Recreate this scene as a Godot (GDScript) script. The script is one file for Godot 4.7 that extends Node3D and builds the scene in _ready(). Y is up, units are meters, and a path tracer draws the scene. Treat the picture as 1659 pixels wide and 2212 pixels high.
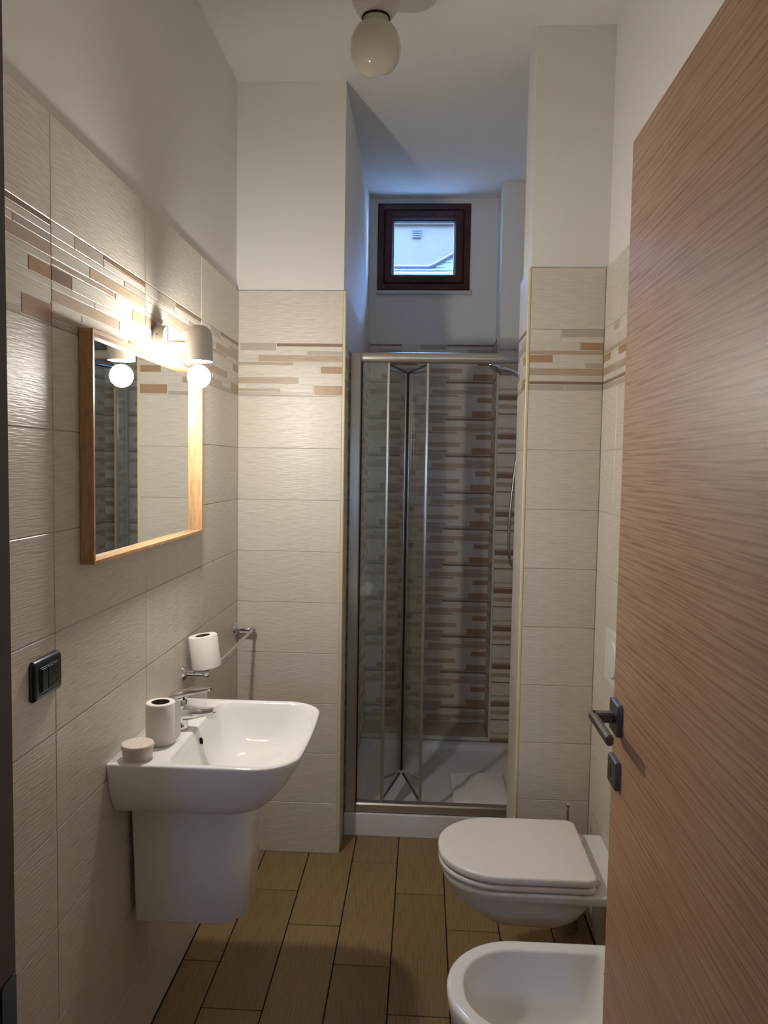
extends Node3D

# ---- measures of the room (metres; y up, the camera's foot at the origin, looking towards -z)
const XL := -0.7303      # tiled face of the left wall
const XR := 0.5916       # tiled face of the right wall
const ZP := -2.9751      # front of the left pier
const ZR := -2.626       # front of the right stub wall
const XP := -0.3129      # right edge of the left pier
const XS := 0.3355       # left edge of the right stub wall
const ZB := -4.27        # back wall of the shower
const ZC := -4.03        # front of the pipe box in the shower
const XC := 0.366        # left edge of the pipe box
const ZF := -0.62        # room side of the doorway wall
const YT := 2.2263       # top of the tiles
const CE := 3.0109       # ceiling
const ROW := 0.202
const COL := 0.5025
const TH := 0.0095       # tile thickness over the plaster
const RIM := 0.853       # basin rim

var counts := {}
var meshes := {}
var M := {}
var rng := RandomNumberGenerator.new()


func _ready() -> void:
	rng.seed = 7
	set_camera_and_light()
	make_materials()
	build_shell()
	build_floor()
	build_tiles()
	build_window()
	build_outside()
	build_door()
	build_shower()
	build_basin()
	build_toilet()
	build_bidet()
	build_mirror()
	build_sconce()
	build_ceiling_lamp()
	build_small_things()


# ---------------------------------------------------------------- camera, sky, exposure
func set_camera_and_light() -> void:
	var cam := Camera3D.new()
	cam.name = "camera"
	cam.fov = 67.447
	cam.near = 0.02
	cam.far = 200.0
	cam.basis = Basis(Vector3.UP, 0.0516) * Basis(Vector3.RIGHT, -0.0619) * Basis(Vector3.BACK, 0.0161)
	cam.position = Vector3(0, 1.563, 0)
	add_child(cam)
	cam.current = true
	var sky_m := ProceduralSkyMaterial.new()
	sky_m.sky_top_color = Color(0.46, 0.65, 0.96)
	sky_m.sky_horizon_color = Color(0.66, 0.82, 1.0)
	sky_m.ground_horizon_color = Color(0.56, 0.63, 0.70)
	sky_m.ground_bottom_color = Color(0.51, 0.58, 0.66)
	sky_m.sky_energy_multiplier = 1.0
	var sky := Sky.new()
	sky.sky_material = sky_m
	var env := Environment.new()
	env.background_mode = Environment.BG_SKY
	env.sky = sky
	env.background_energy_multiplier = 84.0
	env.tonemap_mode = Environment.TONE_MAPPER_LINEAR
	env.tonemap_exposure = 1.08
	env.sdfgi_enabled = true
	env.ssao_enabled = true
	env.ssil_enabled = true
	var we := WorldEnvironment.new()
	we.name = "world_environment"
	we.environment = env
	add_child(we)


# energy and colour of the sconce bulb; the OmniLight3D itself is made in build_sconce()
const BULB_ENERGY := 0.52
const BULB_COLOR := Color(1.0, 0.972, 0.94)


# ---------------------------------------------------------------- materials
func noise_tex(freq: float, octaves: int, seed_: int, ramp: Gradient = null, size := 512, kind := FastNoiseLite.TYPE_SIMPLEX_SMOOTH) -> NoiseTexture2D:
	var n := FastNoiseLite.new()
	n.noise_type = kind
	n.seed = seed_
	n.frequency = freq
	n.fractal_octaves = octaves
	var t := NoiseTexture2D.new()
	t.width = size
	t.height = size
	t.seamless = true
	t.noise = n
	t.generate_mipmaps = false
	if ramp:
		t.color_ramp = ramp
	return t


func ramp(pairs: Array) -> Gradient:
	var g := Gradient.new()
	var offs := PackedFloat32Array()
	var cols := PackedColorArray()
	for p in pairs:
		offs.append(p[0])
		cols.append(p[1])
	g.offsets = offs
	g.colors = cols
	return g


func mat(key: String, color: Color, rough := 0.5, metal := 0.0, spec := 0.5) -> StandardMaterial3D:
	var m := StandardMaterial3D.new()
	m.resource_name = key
	m.albedo_color = color
	m.roughness = rough
	m.metallic = metal
	m.metallic_specular = spec
	M[key] = m
	return m


func tri(m: StandardMaterial3D, scale: Vector3) -> StandardMaterial3D:
	m.uv1_triplanar = true
	m.uv1_world_triplanar = true
	m.uv1_scale = scale
	m.uv1_triplanar_sharpness = 8.0
	return m


func bump(m: StandardMaterial3D, t: Texture2D, cm: float) -> StandardMaterial3D:
	m.heightmap_enabled = true
	m.heightmap_texture = t
	m.heightmap_scale = cm
	return m


func make_materials() -> void:
	# silk-like relief of the wall tiles: streaks along the tile
	var silk := noise_tex(0.022, 3, 11)
	var silk_color := noise_tex(0.02, 4, 12, ramp([[0.0, Color(0.90, 0.89, 0.87)], [0.5, Color(0.97, 0.965, 0.955)], [1.0, Color(1, 1, 1)]]))
	var along := Vector3(1.3, 20.0, 1.3)
	var tile_colors := {"tile": Color(0.865, 0.838, 0.795), "tile_b": Color(0.857, 0.83, 0.787), "light": Color(0.875, 0.85, 0.81), "cream": Color(0.85, 0.825, 0.78), "grey": Color(0.745, 0.71, 0.665), "tan": Color(0.735, 0.66, 0.58), "brown": Color(0.56, 0.465, 0.395), "orange": Color(0.69, 0.57, 0.45)}
	for k in tile_colors:
		var m := tri(mat(k, tile_colors[k], 0.34, 0.0, 0.5), along)
		m.albedo_texture = silk_color
		bump(m, silk, 0.045 if k in ["tile", "tile_b"] else 0.012)
	mat("grout", Color(0.74, 0.71, 0.66), 0.9)
	mat("grout_dark", Color(0.12, 0.085, 0.06), 0.9)
	var pl := tri(mat("plaster", Color(0.905, 0.895, 0.875), 0.88, 0.0, 0.3), Vector3(3, 3, 3))
	bump(pl, noise_tex(0.05, 4, 21), 0.02)
	mat("plaster_patch", Color(0.84, 0.84, 0.85), 0.8)
	# floor planks (wood-look tiles), grain along z
	var grain := noise_tex(0.02, 5, 31, ramp([[0.0, Color(0.80, 0.77, 0.72)], [0.45, Color(0.93, 0.915, 0.885)], [1.0, Color(1, 1, 1)]]))
	var planks := [Color(0.60, 0.505, 0.36), Color(0.58, 0.485, 0.345), Color(0.615, 0.515, 0.37)]
	for k in 3:
		var m := tri(mat("plank_%d" % k, planks[k], 0.42, 0.0, 0.45), Vector3(16, 2, 0.6))
		m.albedo_texture = grain
		m.uv1_offset = Vector3(0.31 * k, 0, 0.17 * k)
		bump(m, grain, 0.02)
	# door veneer, grain along z
	var veneer := noise_tex(0.018, 5, 41, ramp([[0.0, Color(0.70, 0.61, 0.53)], [0.35, Color(0.86, 0.79, 0.73)], [0.6, Color(0.95, 0.91, 0.87)], [1.0, Color(1, 1, 1)]]), 1024)
	var dm := tri(mat("veneer", Color(0.745, 0.63, 0.53), 0.40, 0.0, 0.5), Vector3(0.9, 12.0, 0.20))
	dm.albedo_texture = veneer
	bump(dm, veneer, 0.018)
	mat("jamb", Color(0.36, 0.29, 0.26), 0.45)
	var mf := tri(mat("mahogany", Color(0.29, 0.11, 0.085), 0.38), Vector3(2, 2, 2))
	mf.albedo_texture = noise_tex(0.02, 4, 51, ramp([[0.0, Color(0.6, 0.55, 0.55)], [1.0, Color(1, 1, 1)]]))
	mat("gasket", Color(0.03, 0.03, 0.035), 0.6)
	var fr := tri(mat("frame_wood", Color(0.735, 0.585, 0.43), 0.42), Vector3(9, 1.5, 1.5))
	fr.albedo_texture = grain
	mat("ceramic", Color(0.94, 0.935, 0.925), 0.07, 0.0, 0.55)
	mat("tray", Color(0.88, 0.88, 0.89), 0.22)
	mat("seat_plastic", Color(0.955, 0.93, 0.91), 0.22)
	mat("chrome", Color(0.86, 0.86, 0.87), 0.07, 1.0)
	mat("satin", Color(0.70, 0.71, 0.70), 0.30, 1.0)
	mat("aluminium", Color(0.76, 0.745, 0.71), 0.28, 0.85)
	mat("trim_cream", Color(0.86, 0.81, 0.66), 0.30, 0.0, 0.6)
	mat("trim_white", Color(0.82, 0.81, 0.78), 0.35)
	mat("rubber", Color(0.05, 0.06, 0.06), 0.5)
	mat("gunmetal", Color(0.44, 0.425, 0.42), 0.34, 0.9)
	mat("hole", Color(0.015, 0.015, 0.015), 0.9)
	mat("switch_black", Color(0.035, 0.037, 0.05), 0.30)
	mat("switch_grey", Color(0.075, 0.078, 0.085), 0.35)
	mat("mirror", Color(0.93, 0.95, 0.94), 0.015, 1.0)
	mat("paper", Color(0.90, 0.885, 0.86), 0.95, 0.0, 0.2)
	mat("card", Color(0.27, 0.235, 0.205), 0.95, 0.0, 0.2)
	mat("shade_white", Color(0.84, 0.82, 0.79), 0.42)
	var opal := mat("opal", Color(0.80, 0.78, 0.72), 0.10, 0.0, 0.5)
	opal.backlight_enabled = true
	opal.backlight = Color(0.35, 0.34, 0.30)
	mat("porcelain", Color(0.78, 0.755, 0.72), 0.35)
	var ridged := tri(mat("pot_lid", Color(0.90, 0.865, 0.83), 0.6), Vector3(22, 3, 5))
	ridged.albedo_texture = noise_tex(0.02, 3, 61, ramp([[0.0, Color(0.90, 0.87, 0.84)], [1.0, Color(1, 1, 1)]]), 256)
	mat("pot", Color(0.84, 0.81, 0.79), 0.6)
	var towel := tri(mat("towel", Color(0.93, 0.92, 0.915), 0.95, 0.0, 0.2), Vector3(10, 10, 10))
	bump(towel, noise_tex(0.12, 2, 71, null, 256), 0.06)
	towel.rim_enabled = true
	towel.rim = 0.3
	mat("flush_white", Color(0.88, 0.87, 0.86), 0.25)
	var glass := mat("glass", Color(0.88, 0.94, 0.93, 0.045), 0.04)
	glass.transparency = BaseMaterial3D.TRANSPARENCY_ALPHA
	var pane := mat("pane", Color(0.95, 0.98, 1.0, 0.03), 0.02)
	pane.transparency = BaseMaterial3D.TRANSPARENCY_ALPHA
	var clear := mat("clear_plastic", Color(0.95, 0.95, 0.95, 0.10), 0.06)
	clear.transparency = BaseMaterial3D.TRANSPARENCY_ALPHA
	mat("glass_edge", Color(0.10, 0.16, 0.15), 0.2)
	var fac := tri(mat("facade", Color(0.29, 0.256, 0.226), 0.9), Vector3(0.4, 0.4, 0.4))  # pale render, its colour darkened to offset the boosted sky
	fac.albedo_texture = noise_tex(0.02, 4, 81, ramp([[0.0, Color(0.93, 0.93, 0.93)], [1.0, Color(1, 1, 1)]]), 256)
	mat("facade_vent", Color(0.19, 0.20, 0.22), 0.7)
	mat("roof_sheet", Color(0.31, 0.36, 0.36), 0.45)  # pale blue sheet, colour lowered to balance the boosted sky
	mat("courtyard", Color(0.30, 0.28, 0.26), 0.9)  # dark slab outdoors, added to limit light from below
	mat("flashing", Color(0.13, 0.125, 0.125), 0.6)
	var bulb := mat("bulb_glow", Color(1, 1, 1), 0.3)
	bulb.emission_enabled = true
	bulb.emission = Color(1.0, 0.93, 0.80)
	bulb.emission_energy_multiplier = 6.0


# ---------------------------------------------------------------- naming and tagging
func numbered(parent: Node, called: String) -> String:
	var key := str(parent.get_instance_id()) + called
	var n: int = counts.get(key, 0)
	counts[key] = n + 1
	return called if n == 0 else "%s_%03d" % [called, n]


func put(called: String, mesh: Mesh, material: String, parent: Node3D = self, at := Vector3.ZERO) -> MeshInstance3D:
	var o := MeshInstance3D.new()
	o.name = numbered(parent, called)
	o.mesh = mesh
	o.material_override = M[material]
	o.position = at
	o.cast_shadow = GeometryInstance3D.SHADOW_CASTING_SETTING_ON
	parent.add_child(o, true)
	return o


func thing(called: String, label: String, category: String, at := Vector3.ZERO, group := "") -> Node3D:
	var o := Node3D.new()
	o.name = numbered(self, called)
	o.position = at
	add_child(o, true)
	return tag(o, label, category, group)


func tag(o: Node3D, label: String, category: String, group := "") -> Node3D:
	o.set_meta("label", label)
	o.set_meta("category", category)
	if group:
		o.set_meta("group", group)
	return o


func structure(called: String, label: String, category: String) -> Node3D:
	var o := thing(called, label, category)
	o.set_meta("kind", "structure")
	return o


# ---------------------------------------------------------------- mesh making
func st_new() -> SurfaceTool:
	var st := SurfaceTool.new()
	st.begin(Mesh.PRIMITIVE_TRIANGLES)
	return st


func tri3(st: SurfaceTool, a: Vector3, b: Vector3, c: Vector3) -> void:   # counter-clockwise seen from outside
	st.add_vertex(a)
	st.add_vertex(c)
	st.add_vertex(b)


func quad(st: SurfaceTool, a: Vector3, b: Vector3, c: Vector3, d: Vector3) -> void:
	tri3(st, a, b, c)
	tri3(st, a, c, d)


func done(st: SurfaceTool) -> ArrayMesh:
	st.generate_normals()
	st.index()
	return st.commit()


func add_box(st: SurfaceTool, lo: Vector3, hi: Vector3, b := 0.0, xf := Transform3D()) -> void:
	st.set_smooth_group(-1)
	var c := (lo + hi) / 2
	var h := (hi - lo) / 2
	b = minf(b, minf(h.x, minf(h.y, h.z)) * 0.9)
	for axis in 3:
		for s in [-1.0, 1.0]:
			var n := Vector3.ZERO
			n[axis] = s
			var u := Vector3.ZERO
			u[(axis + 1) % 3] = 1.0
			var v := n.cross(u)
			var p := c + n * h
			var hu := u * (absf(u.dot(h)) - b)
			var hv := v * (_along(v, h) - b)
			quad(st, xf * (p - hu - hv), xf * (p + hu - hv), xf * (p + hu + hv), xf * (p - hu + hv))
	if b <= 0.0:
		return
	for axis in 3:
		var a1 := (axis + 1) % 3
		var a2 := (axis + 2) % 3
		for s1 in [-1.0, 1.0]:
			for s2 in [-1.0, 1.0]:
				var e := Vector3.ZERO
				e[axis] = h[axis] - b
				var p1 := c
				p1[a1] += s1 * h[a1]
				p1[a2] += s2 * (h[a2] - b)
				var p2 := c
				p2[a1] += s1 * (h[a1] - b)
				p2[a2] += s2 * h[a2]
				if s1 * s2 > 0:
					_edge(st, xf, p1, p2, e, true)
				else:
					_edge(st, xf, p1, p2, e, false)
	for sx in [-1.0, 1.0]:
		for sy in [-1.0, 1.0]:
			for sz in [-1.0, 1.0]:
				var q := c + Vector3(sx * h.x, sy * h.y, sz * h.z)
				var px := q - Vector3(0, sy * b, sz * b)
				var py := q - Vector3(sx * b, 0, sz * b)
				var pz := q - Vector3(sx * b, sy * b, 0)
				if sx * sy * sz > 0:
					tri3(st, xf * px, xf * py, xf * pz)
				else:
					tri3(st, xf * px, xf * pz, xf * py)


func _along(v: Vector3, h: Vector3) -> float:
	return absf(v.x) * h.x + absf(v.y) * h.y + absf(v.z) * h.z


func _edge(st: SurfaceTool, xf: Transform3D, p1: Vector3, p2: Vector3, e: Vector3, same: bool) -> void:
	if same:
		quad(st, xf * (p1 - e), xf * (p2 - e), xf * (p2 + e), xf * (p1 + e))
	else:
		quad(st, xf * (p2 - e), xf * (p1 - e), xf * (p1 + e), xf * (p2 + e))


func box(size: Vector3, b := 0.0) -> ArrayMesh:   # centred, shared between boxes of one size
	var key := "%.4f %.4f %.4f %.4f" % [size.x, size.y, size.z, b]
	if not meshes.has(key):
		var st := st_new()
		add_box(st, -size / 2, size / 2, b)
		meshes[key] = done(st)
	return meshes[key]


func slab(called: String, lo: Vector3, hi: Vector3, material: String, parent: Node3D, b := 0.0) -> MeshInstance3D:
	return put(called, box(hi - lo, b), material, parent, (lo + hi) / 2 - (parent.position if parent != self else Vector3.ZERO))


# loops run counter-clockwise seen from where the loft ends (above, for one that rises)
func add_loft(st: SurfaceTool, loops: Array, cap_first := true, cap_last := true, smooth := 0) -> void:
	var n: int = loops[0].size()
	st.set_smooth_group(smooth)
	for i in loops.size() - 1:
		var a: PackedVector3Array = loops[i]
		var b: PackedVector3Array = loops[i + 1]
		for j in n:
			var k := (j + 1) % n
			quad(st, a[j], a[k], b[k], b[j])
	for end in 2:
		if (end == 0 and not cap_first) or (end == 1 and not cap_last):
			continue
		var l: PackedVector3Array = loops[0] if end == 0 else loops[-1]
		var c := Vector3.ZERO
		for p in l:
			c += p / n
		st.set_smooth_group(smooth + 50)
		for j in n:
			if end == 0:
				tri3(st, c, l[(j + 1) % n], l[j])
			else:
				tri3(st, c, l[j], l[(j + 1) % n])


# a horizontal rounded rectangle at height y; radii: front-left (x0,z1), front-right (x1,z1), back-right (x1,z0), back-left (x0,z0); z1 > z0; bow pushes the x0 / x1 sides out
func rrect(y: float, x0: float, x1: float, z0: float, z1: float, r: Array, nc := 8, ne := 6, bow0 := 0.0, bow1 := 0.0) -> PackedVector3Array:
	var out := PackedVector3Array()
	var corners := [[x0 + r[0], z1 - r[0], PI, r[0]], [x1 - r[1], z1 - r[1], 1.5 * PI, r[1]], [x1 - r[2], z0 + r[2], 0.0, r[2]], [x0 + r[3], z0 + r[3], 0.5 * PI, r[3]]]
	var pts := []
	for c in corners:
		var arc := []
		for i in nc + 1:
			var t: float = c[2] + 0.5 * PI * i / nc
			arc.append(Vector3(c[0] + cos(t) * c[3], y, c[1] - sin(t) * c[3]))
		pts.append(arc)
	for k in 4:
		var arc: Array = pts[k]
		var nxt: Array = pts[(k + 1) % 4]
		for p in arc:
			out.append(p)
		for i in range(1, ne):
			out.append(arc[-1].lerp(nxt[0], float(i) / ne))
	var zc := (z0 + z1) / 2
	var hz := (z1 - z0) / 2
	for i in out.size():
		var p := out[i]
		var w := 1.0 - pow((p.z - zc) / hz, 2)
		var u := (p.x - x0) / (x1 - x0)
		p.x += bow1 * w * smoothstep(0.5, 1.0, u) - bow0 * w * smoothstep(0.5, 1.0, 1.0 - u)
		out[i] = p
	return out


func circle(center: Vector3, r: float, n := 32, axis := Vector3.UP, rx := 1.0) -> PackedVector3Array:
	var out := PackedVector3Array()
	var q := Quaternion(Vector3.UP, axis.normalized()) if axis.normalized().dot(Vector3.UP) > -0.9999 else Quaternion(Vector3.RIGHT, PI)
	for i in n:
		var t := TAU * i / n
		out.append(center + q * Vector3(cos(t) * r * rx, 0, -sin(t) * r))
	return out


# profile: [radius, distance along the axis]; sharp corners where a point is given twice
func add_lathe(st: SurfaceTool, base: Vector3, axis: Vector3, profile: Array, n := 32, cap_first := true, cap_last := true) -> void:
	var run := []
	var group := 0
	var started := false
	for i in profile.size():
		var p: Array = profile[i]
		run.append(circle(base + axis.normalized() * p[1], maxf(p[0], 0.00001), n, axis))
		var twice: bool = i + 1 < profile.size() and profile[i + 1][0] == p[0] and profile[i + 1][1] == p[1]
		if twice or i == profile.size() - 1:
			if run.size() > 1:
				add_loft(st, run, cap_first and not started, cap_last and i == profile.size() - 1, group)
				started = true
				group += 1
			run = []


func lathe(base: Vector3, axis: Vector3, profile: Array, n := 32, cap_first := true, cap_last := true) -> ArrayMesh:
	var st := st_new()
	add_lathe(st, base, axis, profile, n, cap_first, cap_last)
	return done(st)


func add_tube(st: SurfaceTool, path: Array, radius: float, n := 14, radii: Array = []) -> void:
	var loops := []
	var side := Vector3.ZERO
	for i in path.size():
		var t: Vector3 = (path[mini(i + 1, path.size() - 1)] - path[maxi(i - 1, 0)]).normalized()
		if side == Vector3.ZERO:
			side = t.cross(Vector3.UP if absf(t.y) < 0.9 else Vector3.RIGHT).normalized()
		side = (side - t * side.dot(t)).normalized()
		var up := side.cross(t)
		var r: float = radii[i] if radii.size() else radius
		var l := PackedVector3Array()
		for k in n:
			var a := TAU * k / n
			l.append(path[i] + (side * cos(a) + up * -sin(a)) * r)
		loops.append(l)
	# caps in their own smoothing group keep the ends crisp
	add_loft(st, loops, false, false, 0)
	st.set_smooth_group(9)
	var c0: Vector3 = path[0]
	var c1: Vector3 = path[-1]
	for k in n:
		tri3(st, c0, loops[0][(k + 1) % n], loops[0][k])
		tri3(st, c1, loops[-1][k], loops[-1][(k + 1) % n])


func tube(path: Array, radius: float, n := 14, radii: Array = []) -> ArrayMesh:
	var st := st_new()
	add_tube(st, path, radius, n, radii)
	return done(st)


func loft(loops: Array, cap_first := true, cap_last := true) -> ArrayMesh:
	var st := st_new()
	add_loft(st, loops, cap_first, cap_last)
	return done(st)


# a plate with a rounded outline standing on a plane: origin, u (right), v (up), n (out); chamfered rim
func add_plate(st: SurfaceTool, o: Vector3, u: Vector3, v: Vector3, n: Vector3, w: float, h: float, t: float, r: float, edge := 0.002, nc := 6, inset := -1.0) -> void:
	var ins: float = edge if inset < 0.0 else inset
	var loops := []
	for k in [[0.0, 0.0], [0.0, t - edge], [ins * 0.3, t - edge * 0.3], [ins, t], [ins + 0.0006, t]]:
		var l := PackedVector3Array()
		for c in 4:
			var cu: float = [1.0, -1.0, -1.0, 1.0][c] * (w / 2 - r)
			var cv: float = [1.0, 1.0, -1.0, -1.0][c] * (h / 2 - r)
			for i in nc + 1:
				var a := PI / 2 * (c + float(i) / nc)
				var rr: float = maxf(r - k[0], 0.0002)
				var du: float = cos(a) * rr - (0.0 if r > k[0] else (k[0] - r) * signf(cu))
				var dv: float = sin(a) * rr - (0.0 if r > k[0] else (k[0] - r) * signf(cv))
				l.append(o + u * (cu + du) + v * (cv + dv) + n * k[1])
		loops.append(l)
	if u.cross(v).dot(n) < 0:
		for i in loops.size():
			var rev: PackedVector3Array = loops[i]
			rev.reverse()
			loops[i] = rev
	add_loft(st, loops, true, true)


func plate(o: Vector3, u: Vector3, v: Vector3, n: Vector3, w: float, h: float, t: float, r: float, edge := 0.002, inset := -1.0) -> ArrayMesh:
	var st := st_new()
	add_plate(st, o, u, v, n, w, h, t, r, edge, 6, inset)
	return done(st)


# ---------------------------------------------------------------- the shell
func build_shell() -> void:
	var pb := TH   # plaster stands this much behind the tile face
	var w := structure("wall_left", "long left wall, cream tiles below and white plaster above", "wall")
	slab("plaster", Vector3(XL - 0.14, -0.02, ZB - 0.2), Vector3(XL - pb, CE + 0.02, ZF + 0.1), "plaster", w)
	slab("grout", Vector3(XL - pb - 0.001, 0, ZP - 0.001), Vector3(XL - 0.0022, YT - 0.001, ZF), "grout", w)
	w = structure("wall_right", "right wall behind the toilet and the open door", "wall")
	slab("plaster", Vector3(XR + pb, -0.02, ZB - 0.2), Vector3(XR + 0.14, CE + 0.02, ZF + 0.1), "plaster", w)
	slab("grout", Vector3(XR + 0.0022, 0, ZC), Vector3(XR + pb + 0.001, YT - 0.001, ZF), "grout", w)
	w = structure("wall_pier", "left pier beside the shower, plain tiles with one mosaic band", "wall")
	slab("plaster", Vector3(XL - 0.05, -0.02, ZB - 0.05), Vector3(XP - pb, CE + 0.02, ZP - pb), "plaster", w)
	slab("grout", Vector3(XL - pb, 0, ZB), Vector3(XP - 0.0022, YT - 0.001, ZP - 0.0022), "grout", w)
	w = structure("wall_stub", "short right stub wall behind the toilet, tiled up to head height", "wall")
	slab("plaster", Vector3(XS + pb, -0.02, ZR - 0.222), Vector3(XR + 0.05, CE + 0.02, ZR - pb), "plaster", w)
	slab("grout", Vector3(XS + 0.0022, 0, ZR - 0.228), Vector3(XR + pb, YT - 0.001, ZR - 0.0022), "grout", w)
	w = structure("wall_back", "shower back wall, striped mosaic tiles under a high window", "wall")
	var wx0 := -0.2785
	var wx1 := 0.2262
	var wy0 := 2.5165
	var wy1 := 2.9830
	var zb := ZB - pb
	slab("plaster_below_window", Vector3(XP - 0.03, -0.02, ZB - 0.30), Vector3(XR + 0.14, wy0, zb), "plaster", w)
	slab("plaster_over_window", Vector3(XP - 0.03, wy1, ZB - 0.30), Vector3(XR + 0.14, CE + 0.02, zb), "plaster", w)
	slab("plaster_beside_window", Vector3(XP - 0.03, wy0, ZB - 0.30), Vector3(wx0, wy1, zb), "plaster", w)
	slab("plaster_beside_window", Vector3(wx1, wy0, ZB - 0.30), Vector3(XR + 0.14, wy1, zb), "plaster", w)
	slab("grout", Vector3(XP - 0.02, 0, zb - 0.001), Vector3(XR, YT - 0.001, ZB - 0.0022), "grout", w)
	w = structure("wall_pipe_box", "boxed-in pipe in the right back corner of the shower", "wall")
	slab("plaster", Vector3(XC + pb, 0, zb - 0.01), Vector3(XR + 0.05, CE + 0.02, ZC - pb), "plaster", w)
	slab("grout", Vector3(XC + 0.0022, 0, zb - 0.005), Vector3(XR + 0.02, YT - 0.001, ZC - 0.0022), "grout", w)
	w = structure("ceiling", "plain white ceiling over the bathroom and the shower", "ceiling")
	slab("plaster", Vector3(XL - 0.14, CE, ZB - 0.25), Vector3(XR + 0.14, CE + 0.15, ZF + 0.02), "plaster", w)
	# doorway wall and the corridor behind the camera
	w = structure("wall_front", "wall around the doorway that the camera looks through", "wall")
	slab("plaster", Vector3(XL - 0.14, -0.02, ZF), Vector3(-0.40, CE + 0.02, ZF + 0.12), "plaster", w)
	slab("plaster", Vector3(0.40, -0.02, ZF), Vector3(XR + 0.14, CE + 0.02, ZF + 0.12), "plaster", w)
	slab("plaster", Vector3(-0.40, 2.14, ZF), Vector3(0.40, CE + 0.02, ZF + 0.12), "plaster", w)
	w = structure("wall_corridor", "corridor walls behind the camera, outside the view", "wall")
	slab("plaster", Vector3(-1.3, -0.02, ZF + 0.1), Vector3(-1.2, 3.0, 1.3), "plaster", w)
	slab("plaster", Vector3(1.2, -0.02, ZF + 0.1), Vector3(1.3, 3.0, 1.3), "plaster", w)
	slab("plaster", Vector3(-1.3, -0.02, 1.2), Vector3(-0.07, 3.0, 1.3), "plaster", w)
	slab("plaster", Vector3(0.17, -0.02, 1.2), Vector3(1.3, 3.0, 1.3), "plaster", w)
	slab("plaster", Vector3(-0.07, -0.02, 1.2), Vector3(0.17, 1.49, 1.3), "plaster", w)
	slab("plaster", Vector3(-0.07, 1.74, 1.2), Vector3(0.17, 3.0, 1.3), "plaster", w)
	slab("plaster", Vector3(-1.3, -0.02, ZF + 0.08), Vector3(XL - 0.12, 3.0, ZF + 0.14), "plaster", w)
	slab("plaster", Vector3(XR + 0.12, -0.02, ZF + 0.08), Vector3(1.3, 3.0, ZF + 0.14), "plaster", w)
	w = structure("ceiling", "corridor ceiling behind the camera", "ceiling")
	slab("plaster", Vector3(-1.3, 2.95, ZF + 0.1), Vector3(1.3, 3.1, 1.3), "plaster", w)
	w = structure("wall_added_shade", "unseen outer wall added above the bathroom to shade the house opposite", "wall")
	slab("render", Vector3(-7.0, CE + 0.16, ZB - 0.30), Vector3(7.0, 10.0, ZB - 0.02), "facade", w)  # added out of view to keep sky light off the house
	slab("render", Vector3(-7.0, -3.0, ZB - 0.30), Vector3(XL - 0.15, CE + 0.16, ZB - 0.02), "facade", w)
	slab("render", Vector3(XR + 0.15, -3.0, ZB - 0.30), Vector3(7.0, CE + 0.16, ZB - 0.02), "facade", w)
	# edge trims
	var n := 0
	for e in [["cream edge trim on the left pier corner", Vector3(XP - 0.0105, 0.0, ZP - 0.0105), Vector3(XP + 0.0010, YT, ZP + 0.0010), "trim_cream"], ["cream edge trim on the stub wall corner beside the toilet", Vector3(XS - 0.0010, 0.0, ZR - 0.0105), Vector3(XS + 0.0105, YT, ZR + 0.0010), "trim_cream"], ["white edge trim up the pipe box corner inside the shower", Vector3(XC - 0.0010, 0.116, ZC - 0.0105), Vector3(XC + 0.0105, YT, ZC + 0.0010), "trim_white"]]:
		n += 1
		var st := st_new()
		add_box(st, e[1], e[2], 0.003)
		var o := put("trim_%d" % n, done(st), e[3])
		tag(o, e[0], "trim")
		o.set_meta("kind", "structure")


func build_floor() -> void:
	var f := structure("floor", "wood-look plank tiles laid towards the shower with dark joints", "floor")
	slab("bed", Vector3(XL - 0.13, -0.12, ZB - 0.1), Vector3(XR + 0.13, -0.0055, ZF + 0.12), "grout_dark", f)
	slab("corridor_floor", Vector3(-1.3, -0.12, ZF + 0.12), Vector3(1.3, -0.001, 1.3), "plank_1", f)
	var xs := [XL + 0.002, -0.6105, -0.4330, -0.2550, -0.0765, 0.1035, 0.2815, 0.4595, XR - 0.002]
	var start := [-2.905, -2.7005, -2.4960, -2.9195, -2.7120, -2.5035, -2.9195, -2.7120]
	for c in 8:
		var z: float = start[c]
		while z > -3.20:
			z -= 0.621
		while z < ZF:
			var z0 := maxf(z, -3.20)
			var z1 := minf(z + 0.621, ZF)
			var x0: float = xs[c] + 0.0021
			var x1: float = xs[c + 1] - 0.0021
			if z1 - z0 > 0.02:
				var k := rng.randi_range(0, 2)
				slab("plank", Vector3(x0, -0.010, z0 + 0.0019), Vector3(x1, rng.randf_range(-0.0002, 0.0002), z1 - 0.0019), "plank_%d" % k, f, 0.0008)
			z += 0.621


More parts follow.
